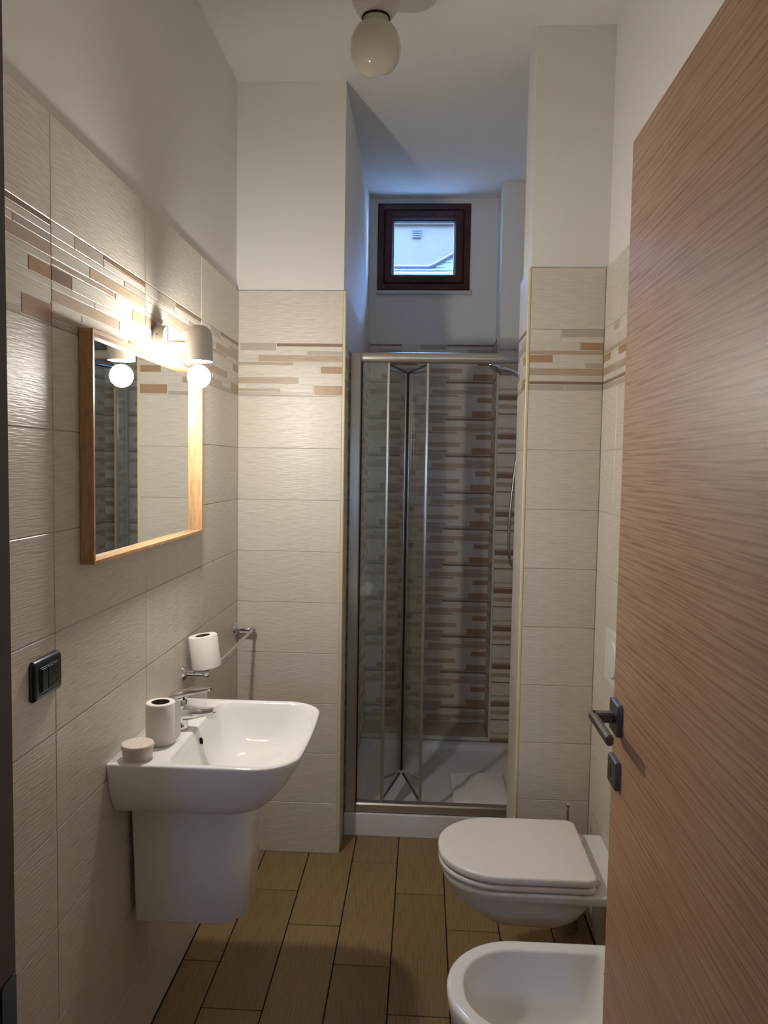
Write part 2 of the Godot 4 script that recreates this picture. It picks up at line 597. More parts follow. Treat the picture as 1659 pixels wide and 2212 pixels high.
# ---------------------------------------------------------------- wall tiles
# strips of the mosaic tile: [u0, u1, v0, v1, colour]; u along the tile, v from its top
const STRIPS := [
	[0.0, 0.20, 0.0, 0.135, "light"], [0.205, 0.485, 0.0, 0.135, "grey"], [0.49, 1.0, 0.0, 0.055, "brown"], [0.49, 1.0, 0.06, 0.135, "light"],
	[0.0, 0.72, 0.142, 0.215, "light"], [0.725, 1.0, 0.142, 0.215, "grey"],
	[0.0, 0.34, 0.222, 0.345, "cream"], [0.345, 1.0, 0.222, 0.345, "tan"],
	[0.0, 0.62, 0.355, 0.415, "tan"], [0.625, 1.0, 0.355, 0.425, "cream"],
	[0.0, 0.17, 0.425, 0.570, "brown"], [0.175, 0.825, 0.425, 0.570, "light"], [0.83, 1.0, 0.435, 0.570, "orange"],
	[0.0, 0.39, 0.577, 0.640, "cream"], [0.395, 1.0, 0.577, 0.640, "light"],
	[0.0, 0.66, 0.647, 0.770, "tan"], [0.665, 1.0, 0.647, 0.770, "light"],
	[0.0, 0.26, 0.777, 0.855, "light"], [0.265, 0.775, 0.777, 0.855, "cream"],
	[0.0, 0.52, 0.862, 0.925, "tan"], [0.525, 0.775, 0.862, 0.925, "light"], [0.78, 1.0, 0.80, 0.985, "orange"],
	[0.0, 0.775, 0.932, 1.0, "grey"]]
const STRIPS_STUB := [
	[0.0, 0.42, 0.0, 0.205, "light"], [0.43, 1.0, 0.0, 0.125, "grey"], [0.43, 1.0, 0.132, 0.205, "light"],
	[0.0, 0.68, 0.215, 0.34, "cream"], [0.69, 1.0, 0.215, 0.34, "orange"],
	[0.0, 1.0, 0.35, 0.415, "tan"],
	[0.0, 0.31, 0.425, 0.55, "orange"], [0.32, 1.0, 0.425, 0.55, "light"],
	[0.0, 0.76, 0.557, 0.635, "light"], [0.765, 1.0, 0.557, 0.635, "grey"],
	[0.0, 1.0, 0.645, 0.765, "tan"],
	[0.0, 0.55, 0.775, 0.85, "light"], [0.555, 1.0, 0.775, 0.85, "cream"],
	[0.0, 1.0, 0.86, 0.912, "brown"],
	[0.0, 0.48, 0.92, 1.0, "grey"], [0.49, 1.0, 0.92, 1.0, "grey"]]


const STRIPS_BOX := [
	[0.0, 1.0, 0.28, 0.335, "grey"], [0.0, 1.0, 0.415, 0.455, "tan"], [0.0, 1.0, 0.46, 0.595, "brown"],
	[0.0, 1.0, 0.695, 0.81, "tan"], [0.0, 1.0, 0.925, 0.965, "brown"]]


# one plain tile: the face spans u0..u1 along `u` (world axis x or z) and y0..y1, its front at `face`, out along n
func tile_box(parent: Node3D, called: String, axis: int, face: float, out: float, u0: float, u1: float, y0: float, y1: float, material: String, depth := TH, b := 0.0011) -> MeshInstance3D:
	var size := Vector3(depth, y1 - y0, u1 - u0) if axis == 0 else Vector3(u1 - u0, y1 - y0, depth)
	var c := Vector3(face - out * depth / 2, (y0 + y1) / 2, (u0 + u1) / 2) if axis == 0 else Vector3((u0 + u1) / 2, (y0 + y1) / 2, face - out * depth / 2)
	var o := parent
	var off := Vector3.ZERO
	while o != self:
		off += o.position
		o = o.get_parent()
	return put(called, box(size, b), material, parent, c - off)


# a mosaic tile: base slab and proud strips. left/right: the tile's own ends along the axis (u = 0 and u = 1); lo..hi: what the wall shows of it.
func mosaic(parent: Node3D, axis: int, face: float, out: float, left: float, right: float, lo: float, hi: float, y0: float, y1: float, strips: Array, only_dark := false, joined: Dictionary = {}) -> void:
	if hi - lo < 0.006:
		return
	var tile: MeshInstance3D = null
	if joined.is_empty():
		tile = tile_box(parent, "mosaic_tile", axis, face - out * 0.0012, out, lo, hi, y0, y1, "light", TH - 0.0012)
	else:
		_join(joined, "light", axis, face - out * 0.0012, out, lo, hi, y0, y1, TH - 0.0012)
	for s in strips:
		if only_dark and s[4] in ["light", "cream"]:
			continue
		var a: float = lerpf(left, right, s[0])
		var b: float = lerpf(left, right, s[1])
		var p0 := clampf(minf(a, b), lo, hi)
		var p1 := clampf(maxf(a, b), lo, hi)
		if p1 - p0 < 0.004:
			continue
		var q1: float = lerpf(y1, y0, s[2])
		var q0: float = lerpf(y1, y0, s[3])
		if joined.is_empty():
			tile_box(tile, "strip", axis, face, out, p0 + 0.0006, p1 - 0.0006, q0 + 0.0005, q1 - 0.0005, s[4], 0.0030, 0.0005)
		else:
			_join(joined, s[4], axis, face, out, p0 + 0.0006, p1 - 0.0006, q0 + 0.0005, q1 - 0.0005, 0.0030)


func _join(joined: Dictionary, material: String, axis: int, face: float, out: float, lo: float, hi: float, y0: float, y1: float, depth: float) -> void:
	if not joined.has(material):
		joined[material] = st_new()
	var a := minf(face, face - out * depth)
	var b := maxf(face, face - out * depth)
	if axis == 0:
		add_box(joined[material], Vector3(a, y0, lo), Vector3(b, y1, hi), 0.0005)
	else:
		add_box(joined[material], Vector3(lo, y0, a), Vector3(hi, y1, b), 0.0005)


func tile_rows(parent: Node3D, axis: int, face: float, out: float, edges: Array, band_strips: Array, flip := false, full: Array = []) -> void:
	for k in 12:
		var y1 := YT - ROW * k
		var y0 := maxf(YT - ROW * (k + 1), 0.0) if k < 10 else 0.0
		if k > 10:
			break
		y1 -= 0.0009
		y0 += 0.0009
		for i in edges.size() - 1:
			var lo: float = edges[i] + 0.0009
			var hi: float = edges[i + 1] - 0.0009
			if k == 1:
				var l: float = full[i][0] if full.size() else (hi if flip else lo)
				var r: float = full[i][1] if full.size() else (lo if flip else hi)
				mosaic(parent, axis, face, out, l, r, lo, hi, y0, y1, band_strips)
			else:
				tile_box(parent, "tile", axis, face, out, lo, hi, y0, y1, "tile" if (k + i) % 2 == 0 else "tile_b")


func build_tiles() -> void:
	var w: Node3D = get_node("wall_left")
	# left wall, joints measured from the far corner towards the camera (z rises towards the camera)
	var j := [ZP, -2.4831, -1.9806, -1.4781, -0.9756, ZF]
	# as seen from the room the tile's left end is the one nearer the camera
	tile_rows(w, 0, XL, 1.0, j, STRIPS, true, [[j[1], j[1] - COL], [j[2], j[1]], [j[3], j[2]], [j[4], j[3]], [j[4] + COL, j[4]]])
	w = get_node("wall_pier")
	tile_rows(w, 2, ZP, 1.0, [XL, XP - 0.010], STRIPS, false, [[XP - 0.010 - COL, XP - 0.010]])
	# the pier's shower side: plain up to the shower frame, mosaic inside the shower
	tile_rows(w, 0, XP, 1.0, [-3.13, ZP - 0.010], STRIPS, false, [[-3.13 - 0.15, -3.13 + 0.35]])
	shower_side(w, 0, XP, 1.0, [-4.27, -4.14, -3.6375, -3.135], false)
	w = get_node("wall_stub")
	tile_rows(w, 2, ZR, 1.0, [XS + 0.010, XR], STRIPS_STUB)
	tile_rows(w, 0, XS, -1.0, [ZR - 0.230, ZR - 0.010], STRIPS, false, [[ZR - 0.230 - 0.2725, ZR - 0.230 + 0.23]])
	w = get_node("wall_right")
	tile_rows(w, 0, XR, -1.0, [ZR, ZR + 0.1965, ZR + 0.699, ZR + 1.2015, ZR + 1.704, ZF], STRIPS_STUB, false, [[ZR, ZR + 0.30], [ZR + 0.1965, ZR + 0.699], [ZR + 0.699, ZR + 1.2015], [ZR + 1.2015, ZR + 1.704], [ZR + 1.704, ZF]])
	shower_side(w, 0, XR, -1.0, [ZC, -3.86, -3.3575, -2.855], true)
	w = get_node("wall_back")
	for k in 11:
		var y1 := YT - ROW * k - 0.0006
		var y0 := maxf(YT - ROW * (k + 1), 0.0) + 0.0006
		mosaic(w, 2, ZB, 1.0, XC - COL, XC, XC - COL + 0.0006, XC - 0.0006, y0, y1, STRIPS, true)
		mosaic(w, 2, ZB, 1.0, XC - 2 * COL, XC - COL, XP, XC - COL - 0.0006, y0, y1, STRIPS, true)
	w = get_node("wall_pipe_box")
	for k in 11:
		var y1 := YT - ROW * k - 0.0006
		var y0 := maxf(YT - ROW * (k + 1), 0.0) + 0.0006
		mosaic(w, 2, ZC, 1.0, XC, XR, XC + 0.010, XR, y0, y1, STRIPS_BOX, true)
		mosaic(w, 0, XC, -1.0, ZB - 0.27, ZC + 0.03, ZB + 0.001, ZC - 0.010, y0, y1, STRIPS, true)


# mosaic on the shower's side walls, hardly seen: pieces joined by colour
func shower_side(w: Node3D, axis: int, face: float, out: float, edges: Array, flip: bool) -> void:
	var joined := {"light": st_new()}
	for k in 11:
		var y1 := YT - ROW * k - 0.0006
		var y0 := maxf(YT - ROW * (k + 1), 0.0) + 0.0006
		for i in edges.size() - 1:
			var lo: float = edges[i]
			var hi: float = edges[i + 1]
			mosaic(w, axis, face, out, hi if flip else hi - COL, hi - COL if flip else hi, lo + 0.0006, hi - 0.0006, y0, y1, [] if k == 0 else STRIPS, true, joined)
	for k in joined:
		var o := put("mosaic_strips", done(joined[k]), k, w)
		o.set_meta("kind", "stuff")


# ---------------------------------------------------------------- window and what lies outside
func ring_boards(parent: Node3D, called: String, x0: float, x1: float, y0: float, y1: float, wd: float, z0: float, z1: float, material: String, b := 0.004) -> void:
	# mitred rails: top, bottom, left, right
	var o := [Vector2(x0, y0), Vector2(x1, y0), Vector2(x1, y1), Vector2(x0, y1)]
	var i := [Vector2(x0 + wd, y0 + wd), Vector2(x1 - wd, y0 + wd), Vector2(x1 - wd, y1 - wd), Vector2(x0 + wd, y1 - wd)]
	for k in 4:
		var n := (k + 1) % 4
		var st := st_new()
		st.set_smooth_group(-1)
		var a: Vector2 = o[k]
		var bb: Vector2 = o[n]
		var c: Vector2 = i[n]
		var d: Vector2 = i[k]
		# front face drawn in by the chamfer b
		var inw: Vector2 = (d - a).normalized() * b * 1.414
		var inw2: Vector2 = (c - bb).normalized() * b * 1.414
		var fa := a + inw
		var fb := bb + inw2
		var fc := c - inw2
		var fd := d - inw
		var P := func(v: Vector2, z: float) -> Vector3: return Vector3(v.x, v.y, z)
		quad(st, P.call(fa, z1), P.call(fb, z1), P.call(fc, z1), P.call(fd, z1))
		quad(st, P.call(a, z1 - b), P.call(bb, z1 - b), P.call(fb, z1), P.call(fa, z1))
		quad(st, P.call(fd, z1), P.call(fc, z1), P.call(c, z1 - b), P.call(d, z1 - b))
		quad(st, P.call(a, z0), P.call(bb, z0), P.call(bb, z1 - b), P.call(a, z1 - b))
		quad(st, P.call(d, z1 - b), P.call(c, z1 - b), P.call(c, z0), P.call(d, z0))
		quad(st, P.call(d, z0), P.call(c, z0), P.call(bb, z0), P.call(a, z0))
		put(called, done(st), material, parent)


func build_window() -> void:
	var w := structure("window_1", "small square window in a dark mahogany frame above the shower", "window")
	ring_boards(w, "window_frame", -0.2785, 0.2262, 2.5165, 2.9830, 0.040, ZB - 0.075, ZB + 0.004, "mahogany", 0.006)
	ring_boards(w, "sash", -0.2400, 0.1877, 2.5550, 2.9445, 0.0455, ZB - 0.060, ZB + 0.014, "mahogany", 0.007)
	ring_boards(w, "gasket", -0.1955, 0.1432, 2.5735, 2.8995, 0.006, ZB - 0.055, ZB - 0.012, "gasket", 0.001)
	slab("pane", Vector3(-0.1945, 2.5745, ZB - 0.036), Vector3(0.1422, 2.8985, ZB - 0.032), "pane", w)
	var st := st_new()
	add_box(st, Vector3(-0.2855, 2.4965, ZB - 0.02), Vector3(0.2372, 2.5150, ZB + 0.016), 0.003)
	put("window_sill", done(st), "trim_white", w)
	w = structure("window_2", "unseen opening added behind the camera for cool daylight fill", "window")
	ring_boards(w, "window_frame", -0.07, 0.17, 1.49, 1.74, 0.03, 1.22, 1.28, "mahogany", 0.005)  # added opening, sized to set the cool fill from behind
	slab("pane", Vector3(-0.042, 1.518, 1.248), Vector3(0.142, 1.712, 1.252), "pane", w)


func build_outside() -> void:
	var b := thing("house", "pale rendered house, coloured darker against the boosted sky, seen through the small high window", "building", Vector3(0, 0, -12.0))
	var s := 12.0 / 10.0
	var top := 1.563 + (4.615 - 1.563) * s
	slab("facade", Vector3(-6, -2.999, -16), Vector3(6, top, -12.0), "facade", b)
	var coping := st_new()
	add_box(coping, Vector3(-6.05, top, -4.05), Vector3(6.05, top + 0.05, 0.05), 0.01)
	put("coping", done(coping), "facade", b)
	var vx0 := -0.2107 * s
	var vx1 := -0.0963 * s
	var vy1 := 1.563 + (4.5634 - 1.563) * s
	var vy0 := 1.563 + (4.4505 - 1.563) * s
	var vent := Node3D.new()
	vent.name = "vent"
	b.add_child(vent)
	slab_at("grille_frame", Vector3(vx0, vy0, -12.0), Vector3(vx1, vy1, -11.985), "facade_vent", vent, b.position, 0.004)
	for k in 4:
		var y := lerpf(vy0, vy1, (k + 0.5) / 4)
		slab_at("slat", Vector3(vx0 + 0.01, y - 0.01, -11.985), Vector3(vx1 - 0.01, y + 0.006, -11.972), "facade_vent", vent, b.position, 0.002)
	var yard := structure("added_ground", "unseen courtyard slab added to cut sky light from below", "added_ground")
	slab("added_slab", Vector3(-25, -3.2, -30), Vector3(25, -3.0, ZB - 0.3), "courtyard", yard)  # added slab, holds back light that would reach the shower ceiling
	# the nearer roof with its ribs, stepping up to the right
	var r := thing("roof", "pale blue ribbed roof, coloured darker against the boosted sky, in front of the house outside the window", "roof", Vector3(0, 0, -10.0))
	var y0 := 4.078
	var y1 := 4.262
	var body := st_new()
	body.set_smooth_group(-1)
	var pts := [Vector3(-5, 3.0, 0.6), Vector3(5, 3.0, 0.6), Vector3(5, y1 + 4.45 * 0.55, 0), Vector3(0.02, y0, 0), Vector3(-5, y0, 0)]
	for k in [[3, 4, 0], [3, 0, 1], [3, 1, 2]]:
		tri3(body, pts[k[0]], pts[k[1]], pts[k[2]])
	for k in 5:
		var a: Vector3 = pts[k]
		var c: Vector3 = pts[(k + 1) % 5]
		quad(body, c, a, a + Vector3(0, 0, -0.5), c + Vector3(0, 0, -0.5))
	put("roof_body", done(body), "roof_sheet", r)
	var y := 4.05
	while y > 3.2:
		_rib(r, y, y0)
		y -= 0.062
	for k in 10:
		var yy := y0 + 0.062 * (k + 0.3)
		var x := 0.02 + (yy - y0) / 0.5525
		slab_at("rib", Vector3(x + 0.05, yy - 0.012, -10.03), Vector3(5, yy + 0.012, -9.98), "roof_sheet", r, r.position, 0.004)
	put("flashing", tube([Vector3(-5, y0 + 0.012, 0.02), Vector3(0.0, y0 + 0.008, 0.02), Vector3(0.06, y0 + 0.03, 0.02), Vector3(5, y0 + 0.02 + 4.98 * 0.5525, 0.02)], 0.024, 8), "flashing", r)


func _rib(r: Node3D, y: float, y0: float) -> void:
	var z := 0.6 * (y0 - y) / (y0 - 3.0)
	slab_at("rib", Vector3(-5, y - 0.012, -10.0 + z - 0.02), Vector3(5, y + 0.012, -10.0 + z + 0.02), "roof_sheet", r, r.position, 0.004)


func slab_at(called: String, lo: Vector3, hi: Vector3, material: String, parent: Node3D, origin: Vector3, b := 0.0) -> MeshInstance3D:
	return put(called, box(hi - lo, b), material, parent, (lo + hi) / 2 - origin)


# ---------------------------------------------------------------- the open door
func build_door() -> void:
	var x := 0.3326
	var d := structure("door_1", "open brown veneered door leaf with horizontal grain and dark lever handle", "door")
	slab("leaf", Vector3(x, 0.008, -1.316), Vector3(x + 0.042, 2.100, -0.625), "veneer", d, 0.0016)
	var U := Vector3(0, 0, 1)
	var V := Vector3.UP
	var N := Vector3(-1, 0, 0)
	var hy := 1.147
	var hz := -1.2805
	put("rosette", plate(Vector3(x, hy, hz), U, V, N, 0.054, 0.054, 0.009, 0.004, 0.0022), "gunmetal", d)
	# lever: a flat neck out of the rosette, then a flat bar back towards the hinges
	var st := st_new()
	add_box(st, Vector3(x - 0.045, hy - 0.0085, hz - 0.010), Vector3(x - 0.005, hy + 0.0085, hz + 0.010), 0.003)
	add_box(st, Vector3(x - 0.0475, hy - 0.0085, hz - 0.0105), Vector3(x - 0.0355, hy + 0.0085, hz + 0.118), 0.0035)
	put("lever", done(st), "gunmetal", d)
	var kp := put("keyhole_plate", plate(Vector3(x, 1.0535, hz), U, V, N, 0.054, 0.048, 0.009, 0.004, 0.0022), "gunmetal", d)
	put("keyhole", plate(Vector3(x - 0.0086, 1.0535, hz - 0.004), U, V, N, 0.006, 0.022, 0.0008, 0.0028, 0.0003), "hole", kp)
	put("lock_face", plate(Vector3(x + 0.021, 1.08, -1.316), Vector3(1, 0, 0), V, Vector3(0, 0, -1), 0.018, 0.19, 0.0012, 0.009, 0.0004), "satin", d)
	for y in [0.25, 1.05, 1.85]:
		put("hinge", lathe(Vector3(x + 0.050, y - 0.04, -0.612), Vector3.UP, [[0.006, 0.0], [0.006, 0.0], [0.006, 0.08], [0.006, 0.08], [0.004, 0.084]], 12), "satin", d)
	# frame of the doorway: jambs and head, with a dark strike plate
	var f := structure("trim_4", "dark brown door lining around the doorway", "trim")
	var st2 := st_new()
	add_box(st2, Vector3(-0.405, 0, ZF - 0.012), Vector3(-0.3495, 2.16, ZF + 0.13), 0.003)
	put("jamb", done(st2), "jamb", f)
	st2 = st_new()
	add_box(st2, Vector3(0.379, 0, ZF - 0.006), Vector3(0.44, 2.16, ZF + 0.13), 0.003)
	put("jamb", done(st2), "jamb", f)
	st2 = st_new()
	add_box(st2, Vector3(-0.405, 2.104, ZF - 0.006), Vector3(0.44, 2.165, ZF + 0.13), 0.003)
	put("head", done(st2), "jamb", f)
	put("strike_plate", plate(Vector3(-0.3495, 1.03, ZF + 0.004), Vector3(0, 0, -1), V, Vector3(1, 0, 0), 0.024, 0.17, 0.0016, 0.004, 0.0005), "switch_black", f)


# ---------------------------------------------------------------- shower
func build_shower() -> void:
	# low tiled ledge behind the tray with a white edge trim
	var l := structure("trim_5", "low tiled ledge behind the shower tray with a white edge", "ledge")
	slab("ledge_body", Vector3(XP, 0, ZB), Vector3(XC - 0.001, 0.105, ZC - 0.004), "grout", l)
	var e := [XP + 0.001, 0.0, XC - 0.002]
	for i in 2:
		slab("tile", Vector3(e[i] + 0.001, 0.105, ZB + 0.001), Vector3(e[i + 1] - 0.001, 0.1165, ZC - 0.012), "tan", l, 0.0008)
	var st := st_new()
	add_box(st, Vector3(XP, 0.098, ZC - 0.012), Vector3(XC + 0.0105, 0.1175, ZC + 0.001), 0.002)
	put("edge", done(st), "trim_white", l)
	# tray
	var t := thing("shower_tray", "white shower tray with a raised front step", "shower tray", Vector3(0, 0, -3.135))
	var loops := []
	var x0 := XP + 0.001
	var x1 := XR - 0.001
	var z0 := ZC + 0.002 + 3.135
	var z1 := 0.0
	for k in [[0.001, 0.0, 0.004], [0.090, 0.0, 0.004], [0.0955, 0.0015, 0.004], [0.097, 0.006, 0.006], [0.097, 0.055, 0.02], [0.094, 0.060, 0.02], [0.078, 0.070, 0.03], [0.074, 0.085, 0.04], [0.070, 0.22, 0.06]]:
		loops.append(rrect(k[0], x0 + k[1], x1 - k[1], z0 + k[1], z1 - k[1], [k[2] + 0.001, k[2] + 0.001, k[2] + 0.001, k[2] + 0.001]))
	put("tray_body", loft(loops), "tray", t)
	put("drain", lathe(Vector3(0.525, 0.0700, -0.60), Vector3.UP, [[0.055, 0.0], [0.055, 0.004], [0.050, 0.008], [0.012, 0.009]], 28), "chrome", t)
	# enclosure
	var s := thing("shower_enclosure", "aluminium framed shower enclosure with a folding glass door standing half folded", "shower screen", Vector3(0, 0.097, -3.16))
	var o := s.position
	slab("side_profile", Vector3(XP + 0.004, 0.097, -3.182), Vector3(-0.2640, 2.018, -3.140), "aluminium", s, 0.004)
	slab("side_profile", Vector3(0.548, 0.097, -3.182), Vector3(XR - 0.002, 2.018, -3.140), "aluminium", s, 0.004)
	var rail := st_new()
	add_rail(rail, Vector3(-0.2660, 1.9785, -3.180) - o, Vector3(0.550, 2.0180, -3.140) - o)
	put("top_rail", done(rail), "aluminium", s)
	slab("bottom_rail", Vector3(-0.2660, 0.1000, -3.182), Vector3(0.550, 0.1390, -3.138), "aluminium", s, 0.006)
	slab("seal", Vector3(-0.2645, 0.140, -3.166), Vector3(-0.2590, 1.978, -3.150), "rubber", s, 0.001)
	# fixed strip of glass, the two folded leaves, a fixed pane on the right behind the stub wall
	glass_leaf(s, Vector3(-0.2600, 0, -3.160), Vector3(-0.1560, 0, -3.160), 0.142, 1.978, "")
	glass_leaf(s, Vector3(-0.1500, 0, -3.166), Vector3(-0.0870, 0, -3.440), 0.150, 1.972, "door_leaf")
	glass_leaf(s, Vector3(0.0050, 0, -3.166), Vector3(-0.0720, 0, -3.440), 0.150, 1.972, "door_leaf")
	for b in [[-0.1530, -3.160, 0.0068], [0.0074, -3.160, 0.0068]]:
		put("door_stile", box(Vector3(2 * b[2], 1.838, 0.020), 0.003), "aluminium", s, Vector3(b[0], 1.059, b[1]) - o)
	for b in [[-0.0885, -3.444, "aluminium"], [-0.0795, -3.446, "rubber"], [-0.0705, -3.444, "aluminium"]]:
		put("hinge_stile", box(Vector3(0.0085, 1.80 if b[2] != "rubber" else 1.81, 0.018), 0.002), b[2], s, Vector3(b[0], 1.068, b[1]) - o)
	# hand shower on a rail, with its mixer on the right wall of the shower
	var h := thing("hand_shower", "chrome hand shower hooked on its slide bar at the right shower wall", "shower head", Vector3(XR, 1.2, -3.72))
	var ho := h.position
	var bx := XR - 0.055
	put("slide_bar", tube([Vector3(bx, 1.42, -3.72) - ho, Vector3(bx, 2.06, -3.72) - ho], 0.0095, 16), "chrome", h)
	for y in [1.45, 2.03]:
		put("bar_mount", lathe(Vector3(XR, y, -3.72) - ho, Vector3(-1, 0, 0), [[0.016, 0.0], [0.016, 0.0], [0.016, 0.008], [0.016, 0.008], [0.008, 0.010], [0.008, 0.055]], 18), "chrome", h)
	var hs := put("handset", tube([Vector3(bx - 0.02, 1.965, -3.70) - ho, Vector3(0.45, 1.992, -3.70) - ho, Vector3(0.40, 2.013, -3.70) - ho, Vector3(0.36, 2.020, -3.70) - ho], 0.011, 14, [0.010, 0.011, 0.013, 0.016]), "chrome", h)
	put("spray_face", lathe(Vector3(0.335, 2.030, -3.70) - ho, Vector3(-0.42, -0.9, 0.1), [[0.020, -0.012], [0.040, 0.000], [0.043, 0.008], [0.043, 0.008], [0.038, 0.012], [0.038, 0.012], [0.010, 0.013]], 26), "chrome", hs)
	var hose := []
	for i in 25:
		var u := i / 24.0
		hose.append(Vector3(bx - 0.05 - 0.10 * sin(PI * u) * (1.0 - 0.4 * u), lerpf(1.96, 1.13, u) - 0.36 * sin(PI * u), -3.70 + 0.05 * sin(PI * u)) - ho)
	put("hose", tube(hose, 0.0065, 10), "satin", h)
	var mx := thing("shower_mixer", "chrome shower mixer on the right shower wall below the hand shower", "tap", Vector3(XR, 1.15, -3.72))
	put("body", lathe(Vector3(-0.062, 0, -0.075), Vector3(0, 0, 1), [[0.020, 0.0], [0.024, 0.006], [0.024, 0.144], [0.020, 0.150]], 22), "chrome", mx)
	for z in [-0.062, 0.062]:
		put("inlet", lathe(Vector3(0, 0, z), Vector3(-1, 0, 0), [[0.030, 0.0], [0.030, 0.006], [0.014, 0.014], [0.014, 0.050]], 20), "chrome", mx)
	put("lever", tube([Vector3(-0.086, 0.004, 0), Vector3(-0.110, 0.020, 0), Vector3(-0.150, 0.045, 0)], 0.008, 12, [0.012, 0.009, 0.007]), "chrome", mx)
	# white towel lying on the tray
	var tw := thing("towel", "white folded towel lying crumpled on the shower tray", "towel", Vector3(0.275, 0.074, -3.50))
	for lay in 2:
		var nx := 30
		var nz := 30
		var quadpts := [Vector2(-0.118, 0.20), Vector2(0.14, 0.23), Vector2(0.135, -0.16), Vector2(-0.125, -0.15)] if lay == 0 else [Vector2(-0.075, 0.20), Vector2(0.14, 0.20), Vector2(0.13, -0.13), Vector2(-0.055, -0.105)]
		var rows := []
		for iz in nz + 1:
			var row := []
			for ix in nx + 1:
				var u := float(ix) / nx
				var v := float(iz) / nz
				var a: Vector2 = quadpts[0].lerp(quadpts[1], u)
				var c: Vector2 = quadpts[3].lerp(quadpts[2], u)
				var q: Vector2 = c.lerp(a, v)
				var hgt := 0.006 + 0.008 * lay + 0.005 * pow(absf(sin(9.0 * q.x + 14.0 * q.y + lay)), 3.0) + 0.004 * sin(31.0 * q.x - 17.0 * q.y) + 0.012 * pow(maxf(0.0, sin(PI * u) * sin(PI * v)), 0.5) * (0.5 + 0.5 * sin(12.0 * (q.x + q.y)))
				var rim := minf(minf(u, 1.0 - u), minf(v, 1.0 - v))
				hgt = maxf(hgt, 0.004 + 0.007 * lay) * smoothstep(-0.02, 0.05, rim)
				row.append(Vector3(q.x, hgt, q.y))
			rows.append(row)
		var ts := st_new()
		ts.set_smooth_group(0)
		for iz in nz:
			for ix in nx:
				quad(ts, rows[iz + 1][ix], rows[iz + 1][ix + 1], rows[iz][ix + 1], rows[iz][ix])
		for ix in nx:
			var dn := Vector3(0, -1, 0)
			quad(ts, _fl(rows[nz][ix]), _fl(rows[nz][ix + 1]), rows[nz][ix + 1], rows[nz][ix])
			quad(ts, rows[0][ix], rows[0][ix + 1], _fl(rows[0][ix + 1]), _fl(rows[0][ix]))
		for iz in nz:
			quad(ts, _fl(rows[iz][0]), _fl(rows[iz + 1][0]), rows[iz + 1][0], rows[iz][0])
			quad(ts, _fl(rows[iz + 1][nx]), _fl(rows[iz][nx]), rows[iz][nx], rows[iz + 1][nx])
		put("fold", done(ts), "towel", tw)


func _fl(p: Vector3) -> Vector3:
	return Vector3(p.x, 0.0005, p.z)


func add_rail(st: SurfaceTool, lo: Vector3, hi: Vector3) -> void:
	# top rail with a gently rounded front, run along x
	var h := hi.y - lo.y
	var prof := []
	for i in 9:
		var a := -PI / 2 + PI * i / 8
		prof.append(Vector2(hi.z - 0.010 + 0.010 * cos(a), lo.y + h / 2 + h / 2 * sin(a)))
	prof.append(Vector2(lo.z, hi.y))
	prof.append(Vector2(lo.z, lo.y))
	var loops := []
	for x in [lo.x, hi.x]:
		var l := PackedVector3Array()
		for p in prof:
			l.append(Vector3(x, p.y, p.x))
		l.reverse()
		loops.append(l)
	add_loft(st, loops)


func glass_leaf(s: Node3D, a: Vector3, b: Vector3, y0: float, y1: float, called: String) -> void:
	var along := (b - a).normalized()
	var across := along.cross(Vector3.UP) * 0.0025
	var o := s.position
	var st := st_new()
	st.set_smooth_group(-1)
	var p := [a + across, b + across, b - across, a - across]
	for k in [0, 2]:
		var c: Vector3 = p[k] - o
		var d: Vector3 = p[(k + 1) % 4] - o
		quad(st, Vector3(c.x, y0 - o.y, c.z), Vector3(d.x, y0 - o.y, d.z), Vector3(d.x, y1 - o.y, d.z), Vector3(c.x, y1 - o.y, c.z))
	var g := put("glass_pane" if called == "" else called, done(st), "glass", s)
	# the dark seals along the top and bottom edge of a leaf
	if called != "":
		for y in [y0, y1]:
			var e := st_new()
			var xf := Transform3D(Basis(along, Vector3.UP, along.cross(Vector3.UP)), (a + b) / 2 + Vector3(0, y, 0) - o)
			var half := a.distance_to(b) / 2
			add_box(e, Vector3(-half, -0.004, -0.004), Vector3(half, 0.004, 0.004), 0.001, xf)
			put("edge_seal", done(e), "glass_edge", g)


